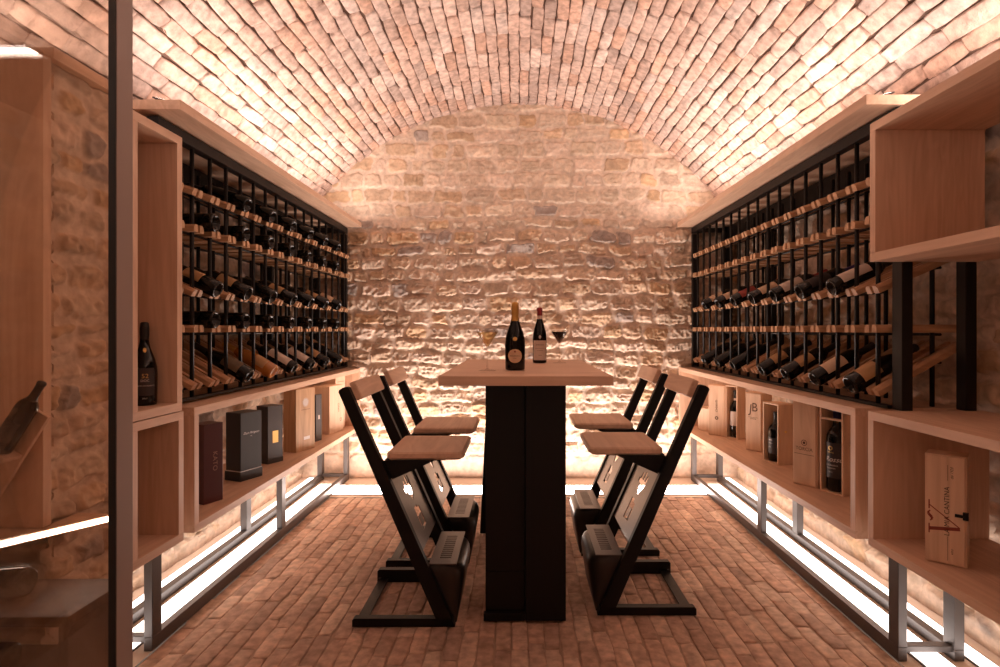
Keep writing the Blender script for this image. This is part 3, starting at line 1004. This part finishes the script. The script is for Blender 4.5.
# right side: crates
def plank_crate(label, p0, p1, depth, H, body='pine', group=None):
    fm = face_frame(p0, p1, ZR)
    Wd = (Vector(p1) - Vector(p0)).length
    t = thing('wine_crate', label, 'crate', group=group, mat4=fm @ Matrix.Translation((Wd / 2, 0, -depth / 2)) @ Matrix.Rotation(-math.pi / 2, 4, 'X'))
    MB().box(-Wd / 2, Wd / 2, -depth / 2 + .008, depth / 2, 0, H, body, .0015).build('body', t)
    MB().box(-Wd / 2 + .006, Wd / 2 - .006, -depth / 2, -depth / 2 + .008, .006, H - .004, body, .001).build('sliding_lid', t)
    return t, Wd
def open_crate(label, p0, p1, depth, H, shelf_z=None, latch=False, body='pine'):
    fm = face_frame(p0, p1, ZR)
    Wd = (Vector(p1) - Vector(p0)).length
    m4 = fm @ Matrix.Translation((Wd / 2, 0, -depth / 2)) @ Matrix.Rotation(-math.pi / 2, 4, 'X')
    t = thing('open_wine_crate', label, 'crate', mat4=m4)
    k = .009
    MB().box(-Wd / 2, -Wd / 2 + k, -depth / 2, depth / 2, 0, H, body, .001).build('side_board', t)
    MB().box(Wd / 2 - k, Wd / 2, -depth / 2, depth / 2, 0, H, body, .001).build('side_board', t)
    MB().box(-Wd / 2 + k, Wd / 2 - k, depth / 2 - k, depth / 2, 0, H, body, .001).build('back_board', t)
    MB().box(-Wd / 2 + k, Wd / 2 - k, -depth / 2, depth / 2 - k, H - k, H, body, .001).build('top_board', t)
    MB().box(-Wd / 2 + k, Wd / 2 - k, -depth / 2, depth / 2 - k, 0, k, body, .001).build('bottom_board', t)
    if shelf_z:
        MB().box(-Wd / 2 + k, Wd / 2 - k, -depth / 2, -depth / 2 + .02, shelf_z, shelf_z + .010, body, .001).build('neck_bar', t)
    if latch:
        MB().cyl((Wd / 2, -.01, H * .55), (Wd / 2 + .006, -.01, H * .55), .007, 'ink_gold', 10).build('latch', t)
    return t, Wd, m4

t, Wd = plank_crate('low pale crate at the far end of the right shelf', (1.50, 4.72), (1.56, 4.60), .13, .19, 'pine_pale')
t, Wd = plank_crate('pine crate with small vertical lettering on the right shelf', (1.512, 4.488), (1.616, 4.396), .11, .40)
b = MB(); on_face(b, text_geo('CHIANTI', .024), .11, .0, .235, 'ink_brown', math.pi / 2); on_face(b, ring(.006, .014), .11, 0, .14, 'ink_brown'); b.build('lettering', t)
t, Wd, m4 = open_crate('open pine crate holding a white labelled bottle', (1.600, 4.350), (1.66, 4.268), .11, .41)
bo = bottle('wine_bottle', [(r * 1.02, z * 1.16) for r, z in BORDEAUX], label='paper_white', lab_z=(.09, .20), lab_w=2.6, cap_z=.30)
bo.matrix_basis = m4 @ Matrix.Translation((0, 0, .0095))
tag(bo, 'bottle with tall white label standing inside an open crate', 'bottle')
nk = MB(); lp, _ = sub_profile([(r * 1.02, z * 1.16) for r, z in BORDEAUX], .283, .30, .0009); nk.lathe(lp, 'paper_white', 18); nk.build('neck_band', bo)
t, Wd = plank_crate('pine crate with a large dark B monogram', (1.584, 3.933), (1.653, 3.825), .12, .402)
b = MB(); on_face(b, text_geo('B', .085), .12, .012, .30, 'ink_brown'); on_face(b, text_geo('J', .085, 0, 1, .1), .12, -.022, .288, 'ink_brown'); on_face(b, rect(.075, .002), .12, 0, .232, 'ink_brown'); on_face(b, text_geo('BARONE', .012), .12, 0, .222, 'ink_brown'); b.build('lettering', t)
t, Wd, m4 = open_crate('small open crate with bottle, between the two lettered crates', (1.565, 3.600), (1.596, 3.455), .12, .377, latch=True)
bo = bottle('wine_bottle', [(r * 1.32, z * 1.0) for r, z in BORDEAUX], label='paper_dark', lab_z=(.05, .15), lab_w=2.4)
bo.matrix_basis = m4 @ Matrix.Translation((-.012, -.006, .0095))
tag(bo, 'dark bottle standing inside the small open crate', 'bottle')
tx = MB()
for s_, sz, zc in (('RISERVA', .012, .135), ('GRAN VINO', .008, .115), ('2015', .010, .09)):
    vs, fs = wrap_text(s_, sz, .0502, zc, 'ink_silver'); tx.add(vs, fs, 'ink_silver')
tx.build('lettering', bo)
t, Wd = plank_crate('tall pine crate with a round emblem over burnt lettering', (1.4925, 3.065), (1.565, 2.950), .125, .452)
b = MB()
on_face(b, ring(.013, .016), .125, 0, .232, 'ink_brown'); on_face(b, ring(.0, .007), .125, 0, .232, 'ink_brown')
on_face(b, text_geo('TORCIA', .026), .125, 0, .198, 'ink_brown'); on_face(b, rect(.11, .0022), .125, 0, .170, 'ink_brown'); b.build('lettering', t)
t, Wd, m4 = open_crate('tall open crate with a magnum bottle at near end of right shelf', (1.569, 2.927), (1.622, 2.807), .125, .455, shelf_z=.375, latch=True)
bo = bottle('magnum_bottle', [(r * 1.30, z * 1.40) for r, z in BORDEAUX], capsule='foil_blue', cap_z=.36, label='paper_dark', lab_z=(.07, .25), lab_w=2.4)
bo.matrix_basis = m4 @ Matrix.Translation((-.006, -.010, .0095))
tag(bo, 'large dark magnum bottle with white script and blue capsule', 'bottle')
tx = MB()
for s_, sz, zc, mt, sh in (('Il Rosso', .036, .165, 'ink_white', .4), ('GRAN RISERVA', .0105, .135, 'ink_white', 0), ('TOSCANA', .010, .120, 'ink_white', 0), ('2012', .011, .10, 'ink_silver', 0), ('TERRE', .012, .200, 'ink_gold', 0)):
    vs, fs = wrap_text(s_, sz, .0494, zc, mt, shear=sh); tx.add(vs, fs, mt)
nn = 16
tx.add([(.0512 * math.cos(-math.pi / 2 + (r_ * math.cos(2 * math.pi * i / nn)) / .0512), .0512 * math.sin(-math.pi / 2 + (r_ * math.cos(2 * math.pi * i / nn)) / .0512), .222 + r_ * math.sin(2 * math.pi * i / nn)) for r_ in (.006, .012) for i in range(nn)],
       [(i, (i + 1) % nn, nn + (i + 1) % nn, nn + i) for i in range(nn)], 'ink_gold')
tx.build('lettering', bo)

# crate in the lower right box
ZR = .439 + .034 + .0005
t, Wd = plank_crate('pine crate with red letter and black lettering, in lower right box', (1.455, 2.01), (1.543, 1.93), .10, .385)
b = MB()
on_face(b, text_geo('LA MIA CANTINA', .021, 0, 1.05), .10, .004, .190, 'ink', math.pi / 2)
# the big red letter lies on its side: a thick and a thin stroke meeting at the right, serifs at the left, a tilde
def stroke(p, q, wd):
    p, q = Vector((*p, 0)), Vector((*q, 0))
    d = (q - p).normalized(); nrm = Vector((-d.y, d.x, 0)) * wd / 2
    return [tuple(p + nrm), tuple(p - nrm), tuple(q - nrm), tuple(q + nrm)], [(0, 1, 2, 3)]
on_face(b, stroke((-.047, .120), (.040, .134), .012), .10, 0, 0, 'ink_red')
on_face(b, stroke((-.047, .205), (.040, .137), .0035), .10, 0, 0, 'ink_red')
on_face(b, stroke((-.047, .104), (-.047, .138), .004), .10, 0, 0, 'ink_red')
on_face(b, stroke((-.047, .190), (-.047, .222), .004), .10, 0, 0, 'ink_red')
wv = [(-.044 + .006 * math.sin(i / 8 * 2 * math.pi), .148 + .036 * i / 8) for i in range(9)]
for i in range(8):
    on_face(b, stroke(wv[i], wv[i + 1], .003 + .006 * math.sin(math.pi * (i + .5) / 8)), .10, 0, 0, 'ink_red', 0, .0013)
on_face(b, rect(.0012, .055), .10, .006, .325, 'ink_brown'); on_face(b, rect(.0012, .085), .10, .006, .06, 'ink_brown')
on_face(b, text_geo('dal 1920', .012, 0, 1, .3), .10, .018, .325, 'ink_brown', math.pi / 2)
on_face(b, text_geo('vino', .012, 0, 1, .3), .10, .018, .05, 'ink_brown', math.pi / 2)
b.build('lettering', t)
lt = MB(); lt.box(.026, .055, -.058, -.050, .176, .186, 'black', .001); lt.box(.048, .064, -.060, -.046, .170, .196, 'black', .001); lt.build('clasp', t)

# ------------------------------------------------------------------ bar table
TX = .026
t = thing('bar_table', 'tall bar table with thick oak top and black pedestal', 'table', (TX, 2.95, 0))
MB().box(-.361, .361, 2.304 - 2.95, 3.63 - 2.95, 1.070, 1.110, 'oak_x', .002).build('tabletop', t)
p = MB()
p.box(.000, .180, 2.485 - 2.95, 2.74 - 2.95, .008, 1.070, 'black', .003)
p.box(-.179, -.001, 2.520 - 2.95, 2.74 - 2.95, .008, 1.070, 'black', .002)
p.build('pedestal', t)
MB().box(-.186, -.001, 2.488 - 2.95, 2.519 - 2.95, .006, .038, 'black', .002).build('plinth', t)
MB().box(-.176, -.003, 2.513 - 2.95, 2.5195 - 2.95, .040, .215, 'black', .001).build('access_panel', t)
p = MB()
p.prism([(-.278, .006), (.12, .006), (.10, 1.07), (-.225, 1.07)], 3.56 - 2.95, 3.60 - 2.95, 'black', .002)
p.build('rear_leg', t)
f = MB()
for (fx, fy) in ((-.16, 2.51), (.16, 2.51), (-.16, 2.72), (.16, 2.72)):
    f.cyl((fx, fy - 2.95, 0), (fx, fy - 2.95, .009), .012, 'gasket', 10)
f.build('glides', t)

ZT = 1.1105
o = bottle('sparkling_wine_bottle', SPARK, capsule='foil_gold', cap_z=.232)
b = MB(); disc_label(b, SPARK, .068, .034, .031, 'paper_cream', .0008); disc_label(b, SPARK, .068, .0355, .0325, 'ink_gold', .0005)
disc_label(b, SPARK, .089, .0045, .005, 'ink_red', .0014, 12, 1)
for s_, sz, zc in (('PROSECCO', .0095, .068), ('DOC', .006, .057)):
    vs, fs = wrap_text(s_, sz, .048, zc, 'ink_brown', off=.0022); b.add(vs, fs, 'ink_brown')
b.build('label', o)
b = MB(); disc_label(b, SPARK, .148, .010, .010, 'ink_gold', .0030, 16, 2); b.build('seal', o)
o.location = (-.021, 2.66, ZT)
tag(o, 'sparkling wine bottle with gold foil and round label on the bar table', 'bottle')
o = bottle('red_wine_bottle', [(r, z * 1.025) for r, z in BURGUNDY], capsule='foil_red', cap_z=.272, label='paper_white', lab_z=(.018, .130), lab_w=2.1)
b = MB()
for s_, sz, zc in (('BAROLO', .012, .105), ('DENOMINAZIONE', .0065, .085), ('DI ORIGINE', .0065, .072), ('2014', .009, .045)):
    vs, fs = wrap_text(s_, sz, .040, zc, 'ink_brown', off=.0018); b.add(vs, fs, 'ink_brown')
b.build('lettering', o)
b = MB(); disc_label(b, [(r, z * 1.025) for r, z in BURGUNDY], .150, .007, .010, 'ink_silver', .0012, 12, 1); b.build('seal', o)
b = MB(); lp, _ = sub_profile([(r, z * 1.025) for r, z in BURGUNDY], .252, .272, .0009); b.lathe(lp, 'paper_white', 20); b.build('neck_band', o)
o.location = (.116, 3.22, ZT)
tag(o, 'red wine bottle with red capsule and square label on the bar table', 'bottle')

def wine_glass(label, loc, wine):
    t = thing('wine_glass', label, 'glass', loc, group='cone shaped wine glasses on the bar table')
    MB().lathe([(0, .0025), (.030, .002), (.040, .0005), (.041, .0015), (.030, .0045), (.010, .007), (.0045, .012)], 'crystal', 36).build('foot', t)
    MB().lathe([(.0045, .012), (.0033, .03), (.003, .08), (.0035, .105), (.006, .112)], 'crystal', 14).build('stem', t)
    MB().lathe([(.006, .112), (.0480, .176), (.0500, .190), (.0492, .190), (.0470, .176), (.005, .1135), (0, .113)], 'crystal', 40).build('bowl', t)
    MB().lathe([(0, .1145), (.0044, .1145), (.0474, .180), (0, .180)], wine, 36).build('wine', t)
    return t
wine_glass('cone shaped glass of pale white wine beside the sparkling bottle', (-.149, 2.60, ZT), 'white_wine')
wine_glass('cone shaped glass of dark red wine beside the red wine bottle', (.230, 3.22, ZT), 'red_wine')

# ------------------------------------------------------------------ bar chairs
def leg_s(z):
    return -.468 * z / 1.05
def make_chair(far):
    t = thing('bar_chair', 'x', 'chair')
    HW = .235
    for sy in (-1, 1):
        y0, y1 = sorted((sy * HW, sy * (HW - .034)))
        poly = [(0, .0), (-.466, 1.046), (-.473, 1.050), (-.492, 1.047), (-.507, 1.038), (-.511, 1.028), (-.070, .0)]
        MB().prism(poly, y0, y1, 'black', .0015).build('leg', t)
        b = MB()
        hr = .064 if sy == far else .037
        b.prism([(-.451, 0), (-.01, 0), (-.01, hr), (-.443, hr), (-.451, hr - .008)], y0, y1, 'black', .001)
        b.build('base_rail', t)
    MB().box(-.440, -.392, -HW + .034, HW - .034, .012, .020, 'black', .001).build('rear_cross_bar', t)
    b = MB()
    for sy in (-1, 1):
        b.cyl((-.436, sy * (HW - .038), .020), (-.436, sy * (HW - .038), .026), .006, 'steel', 8)
    b.build('bolt', t)
    # seat: rounded slab
    def rrect(x0, x1, y0, y1, r, n=5):
        pts = []
        for (cx, cy, a0) in ((x1 - r, y1 - r, 0), (x0 + r, y1 - r, 90), (x0 + r, y0 + r, 180), (x1 - r, y0 + r, 270)):
            for i in range(n + 1):
                a = math.radians(a0 + 90 * i / n)
                pts.append((cx + r * math.cos(a), cy + r * math.sin(a)))
        return pts
    outer = rrect(-.310, .034, -.202, .202, .024)
    inner = rrect(-.302, .024, -.194, .194, .020)
    under = rrect(-.302, .016, -.188, .188, .020)
    n = len(outer)
    vs = [(x, y, .721) for x, y in under] + [(x, y, .732) for x, y in outer] + [(x, y, .750) for x, y in outer] + [(x, y, .757) for x, y in inner]
    fs = [tuple(range(n))[::-1], tuple(range(3 * n, 4 * n))]
    for k_ in range(3):
        fs += [(k_ * n + i, k_ * n + (i + 1) % n, (k_ + 1) * n + (i + 1) % n, (k_ + 1) * n + i) for i in range(n)]
    MB().add(vs, fs, 'oak_y').build('seat', t)
    # bracket under the seat
    b = MB()
    for sy in (-1, 1):
        y0, y1 = sorted((sy * .200, sy * .195))
        b.prism([(-.335, .7205), (-.095, .7205), (-.283, .636)], y0, y1, 'black')
    b.prism([(-.095, .7205), (-.283, .636), (-.285, .640), (-.100, .7205)], -.195, .195, 'black')
    b.box(-.32, -.05, -.18, .18, .7165, .7205, 'black')
    b.build('seat_bracket', t)
    # perforated plate between the legs, in the plane of the legs
    d = Vector((-.468, 0, 1.05)).normalized()
    W2 = .201
    Lp = .345
    outline = [(-W2, 0), (W2, 0), (W2, Lp), (-W2, Lp)]
    def sh(pts, cx, cy, k, kx):
        return [(cx + x * kx, cy + y * k) for x, y in pts]
    hand = sh([(-.5, .0), (-.55, .35), (-.35, .3), (-.30, .85), (-.12, .85), (-.10, .35), (.02, .35), (.06, 1.05), (.24, 1.05), (.24, .35), (.34, .35), (.42, .95), (.58, .9), (.55, .2), (.45, -.15), (.22, -.7), (.05, -.95), (-.1, -.6), (-.2, -.1)], 0.0, .245, .062, .125)
    boxo = sh([(-.5, -1), (.45, -.9), (.5, .75), (.1, .8), (.1, 1.05), (-.45, 1.0)], 0.0, .105, .056, .095)
    boxi = sh([(-.28, -.72), (.26, -.66), (.28, .22), (-.28, .16)], 0.0, .105, .056, .095)
    vs, fs = curve_mesh([outline, hand, boxo, boxi], .004)
    z0 = .312
    p0 = Vector((leg_s(z0) - .012, 0, z0))
    m4 = Matrix(((0, d.x, d.z, p0.x), (1, 0, 0, 0), (0, d.z, -d.x, p0.z), (0, 0, 0, 1)))
    MB().add(vs, fs, 'sheet', False, m4).build('back_plate', t)
    # foot rest: slotted tread, curved front sheet, cheeks
    slots = [[(-.120, -.2), (.002, -.2), (.002, .2), (-.120, .2)]]
    for i in range(12):
        yy = -.132 + .024 * i
        slots.append([(-.082, yy - .0048), (-.030, yy - .0048), (-.030, yy + .0048), (-.082, yy + .0048)])
    vs, fs = curve_mesh(slots, .005)
    MB().add([(x, y, .260 + z) for x, y, z in vs], fs, 'sheet').build('foot_tread', t)
    # rounded foot box closing the space between the legs and the floor
    lev = [(-.012, .2565), (.006, .252), (.022, .240), (.032, .220), (.035, .196), (.028, .145), (.016, .080), (.003, .004)]
    vs, fs, cols = [], [], 0
    for k_, (xf, z) in enumerate(lev):
        xb = leg_s(z) - .004
        yh = .2 - (.010, .004, .001, 0, 0, 0, 0, 0)[k_]
        r_ = max(.002, min(.075, (xf - xb) * .75))
        pts = [(xb, -yh)]
        for a in range(0, 91, 15):
            pts.append((xf - r_ + r_ * math.sin(math.radians(a)), -yh + r_ - r_ * math.cos(math.radians(a))))
        for a in range(0, 91, 15):
            pts.append((xf - r_ + r_ * math.cos(math.radians(a)), yh - r_ + r_ * math.sin(math.radians(a))))
        pts.append((xb, yh))
        cols = len(pts)
        vs += [(x, y, z) for x, y in pts]
    for k_ in range(len(lev) - 1):
        fs += [(k_ * cols + i, k_ * cols + i + 1, (k_ + 1) * cols + i + 1, (k_ + 1) * cols + i) for i in range(cols - 1)]
    fs.append(tuple(range(cols)))
    MB().add(vs, fs, 'sheet_dark', True).build('foot_box', t)
    # backrest slab on the front of the legs
    nrm = Vector((d.z, 0, -d.x))
    zb = .985
    pb = Vector((leg_s(zb), 0, zb)) + nrm * .002
    mm = Matrix(((0, d.x, nrm.x, pb.x), (1, 0, 0, 0), (0, d.z, nrm.z, pb.z), (0, 0, 0, 1)))
    o_ = rrect(-.208, .208, 0, .086, .014)
    i_ = rrect(-.203, .203, .004, .082, .012)
    n = len(o_)
    vs = [(x, y, 0) for x, y in o_] + [(x, y, .024) for x, y in o_] + [(x, y, .028) for x, y in i_]
    fs = [tuple(range(n))[::-1], tuple(range(2 * n, 3 * n))]
    for k_ in range(2):
        fs += [(k_ * n + i, k_ * n + (i + 1) % n, (k_ + 1) * n + (i + 1) % n, (k_ + 1) * n + i) for i in range(n)]
    MB().add(vs, fs, 'oak_y', False, mm).build('backrest', t)
    return t
chl, chr_ = make_chair(1), make_chair(-1)
for i, (x, y, rz, lab) in enumerate((
        (-.282, 2.685, 0, 'black steel bar chair with oak seat, left of table, nearer the camera'),
        (-.282, 3.305, 0, 'black steel bar chair with oak seat, left of table, nearer back wall'),
        (.355, 2.785, math.pi, 'black steel bar chair with oak seat, right of table, nearer the camera'),
        (.355, 3.455, math.pi, 'black steel bar chair with oak seat, right of table, nearer back wall'))):
    c = chl if i == 0 else chr_ if i == 2 else copy_tree(chl if i == 1 else chr_)
    c.location = (x, y, 0)
    c.rotation_euler = (0, 0, rz)
    tag(c, lab, 'chair', 'bar chairs around the table')

# ------------------------------------------------------------------ glass door, with made-up objects behind it for its reflections
YD = 1.30
d = bpy.data.objects.new('door_1', None)
C.objects.link(d)
d.location = (-.905, YD, 0)
structure(d)
MB().box(-.0157, 0, -.041, .011, .004, 2.34, 'door_metal', .001).build('stile', d)
MB().box(-.0165, -.001, -.045, -.0412, .05, 2.34, 'gasket').build('gasket', d)
MB().box(-.62, -.0157, -.020, -.012, .05, 2.30, 'pane').build('glass_pane', d)
MB().box(-.62, -.0157, -.041, .011, 2.30, 2.34, 'door_metal', .002).build('top_rail', d)
MB().box(-.62, -.0157, -.041, .011, .004, .05, 'door_metal', .002).build('bottom_rail', d)

# invented stone pier for the wall mirrored in the pane; ends the left shelves
def pier():
    XX, ZZ, h, col = stone_field(.315, 2.12, .006, 61, .7, (.06, .10), (.09, .20))
    a = grid_mesh('wall_standin_pier', np.stack([-1.445 + h, XX + 1.69, ZZ], -1), col, 'stone', True)
    structure(a)
    XX, ZZ, h, col = stone_field(.50, 2.12, .006, 63, .7, (.06, .10), (.09, .20))
    b = grid_mesh('wall_standin_pier_end', np.stack([XX - 1.935, 1.728 - h, ZZ], -1), col, 'stone')
    structure(b)
    t = structure(MB().box(-1.93, -1.405, 1.69, 2.008, 2.12, 2.155, 'oak_y', .002).build('trim_1'))
pier()
tag(MB().box(-1.92, -1.408, 1.655, 1.685, .715, 2.118, 'oak_z', .002).build('oak_cladding_board'), 'stand-in upright oak board for one mirrored in the glass door', 'board')
t = thing('standin_light_ledge', 'added glowing edged ledge for a light line mirrored in the glass', 'light strip', (-1.45, 1.563, .69))  # added glowing ledge in place of a mirrored light line
A, B = Vector((-.17, -.249, 0)), Vector((.153, .224, 0))
b = MB()
plan = [A, B, Vector((.030, .24, 0)), Vector((.030, .115, 0)), Vector((-.17, .115, 0))]
n = len(plan)
b.add([(p.x, p.y, z_) for z_ in (0, .022) for p in plan], [tuple(range(n))[::-1], tuple(range(n, 2 * n))] + [(i, (i + 1) % n, n + (i + 1) % n, n + i) for i in range(n)], 'oak_x')
b.build('ledge', t)
u = (B - A).normalized(); nn_ = Vector((u.y, -u.x, 0)) * .002
b = MB()
b.add([tuple(A + nn_ + Vector((0, 0, .003))), tuple(B + nn_ + Vector((0, 0, .003))), tuple(B + nn_ + Vector((0, 0, .019))), tuple(A + nn_ + Vector((0, 0, .019)))], [(0, 1, 2, 3)], 'led_lip')
b.build('diffuser', t)
# tilted bottle on a slanted rest, standing in for a mirrored one
t = thing('bottle_rest', 'stand-in slanted oak bottle rest for one mirrored in the glass', 'rest', (-1.463, 1.610, .962))
MB().box(-.045, .045, .0, .012, -.17, .13, 'oak_z', .002, Matrix.Rotation(math.radians(32), 4, 'Y')).build('board', t)
MB().box(-.04, .04, -.06, .0, -.012, .0, 'oak_x', .001, Matrix.Rotation(math.radians(32), 4, 'Y')).build('ledge', t)
MB().box(-.02, .02, .012, .043, -.02, .02, 'oak_x', .001).build('bracket', t)
o = bottle('wine_bottle', BORDEAUX, label='paper_dark', lab_z=(.05, .14))
ax = Vector((math.sin(math.radians(32)), 0, math.cos(math.radians(32))))
o.matrix_basis = Matrix.Translation((-1.463, 1.578, .9625)) @ Matrix.Rotation(math.radians(32), 4, 'Y') @ Matrix.Scale(.72, 4)
tag(o, 'stand-in small dark bottle leaning on the slanted rest behind the glass', 'bottle')
# low crate with bottles, made up for faint reflections in the pane
t = thing('low_crate', 'stand-in low dark open crate for a faint reflection in the glass door', 'crate', (-1.40, 1.53, 0))
MB().box(-.30, .255, -.11, .11, .545, .572, 'walnut', .002).build('top_board', t)
MB().box(.230, .255, -.11, .11, 0, .545, 'walnut', .002).build('side_board', t)
MB().box(-.30, -.275, -.11, .11, 0, .545, 'walnut', .002).build('side_board', t)
MB().box(-.275, .230, -.11, .11, .36, .38, 'walnut', .002).build('shelf', t)
def lying(label, x, y, z, rz, key):
    o = copy_tree(protos[key])
    o.matrix_basis = Matrix.Translation((x, y, z)) @ Matrix.Rotation(rz, 4, 'Z') @ Matrix.Rotation(math.radians(90), 4, 'Y')
    tag(o, label, 'bottle', 'stand-in bottles around the crate behind the glass')
lying('stand-in dark bottle lying on top of the low crate behind the glass', -1.345, 1.53, .612, math.pi, 'bare_brg')
lying('stand-in dark bottle lying inside the low crate behind the glass', -1.36, 1.50, .422, math.pi, 'bare_bdx')
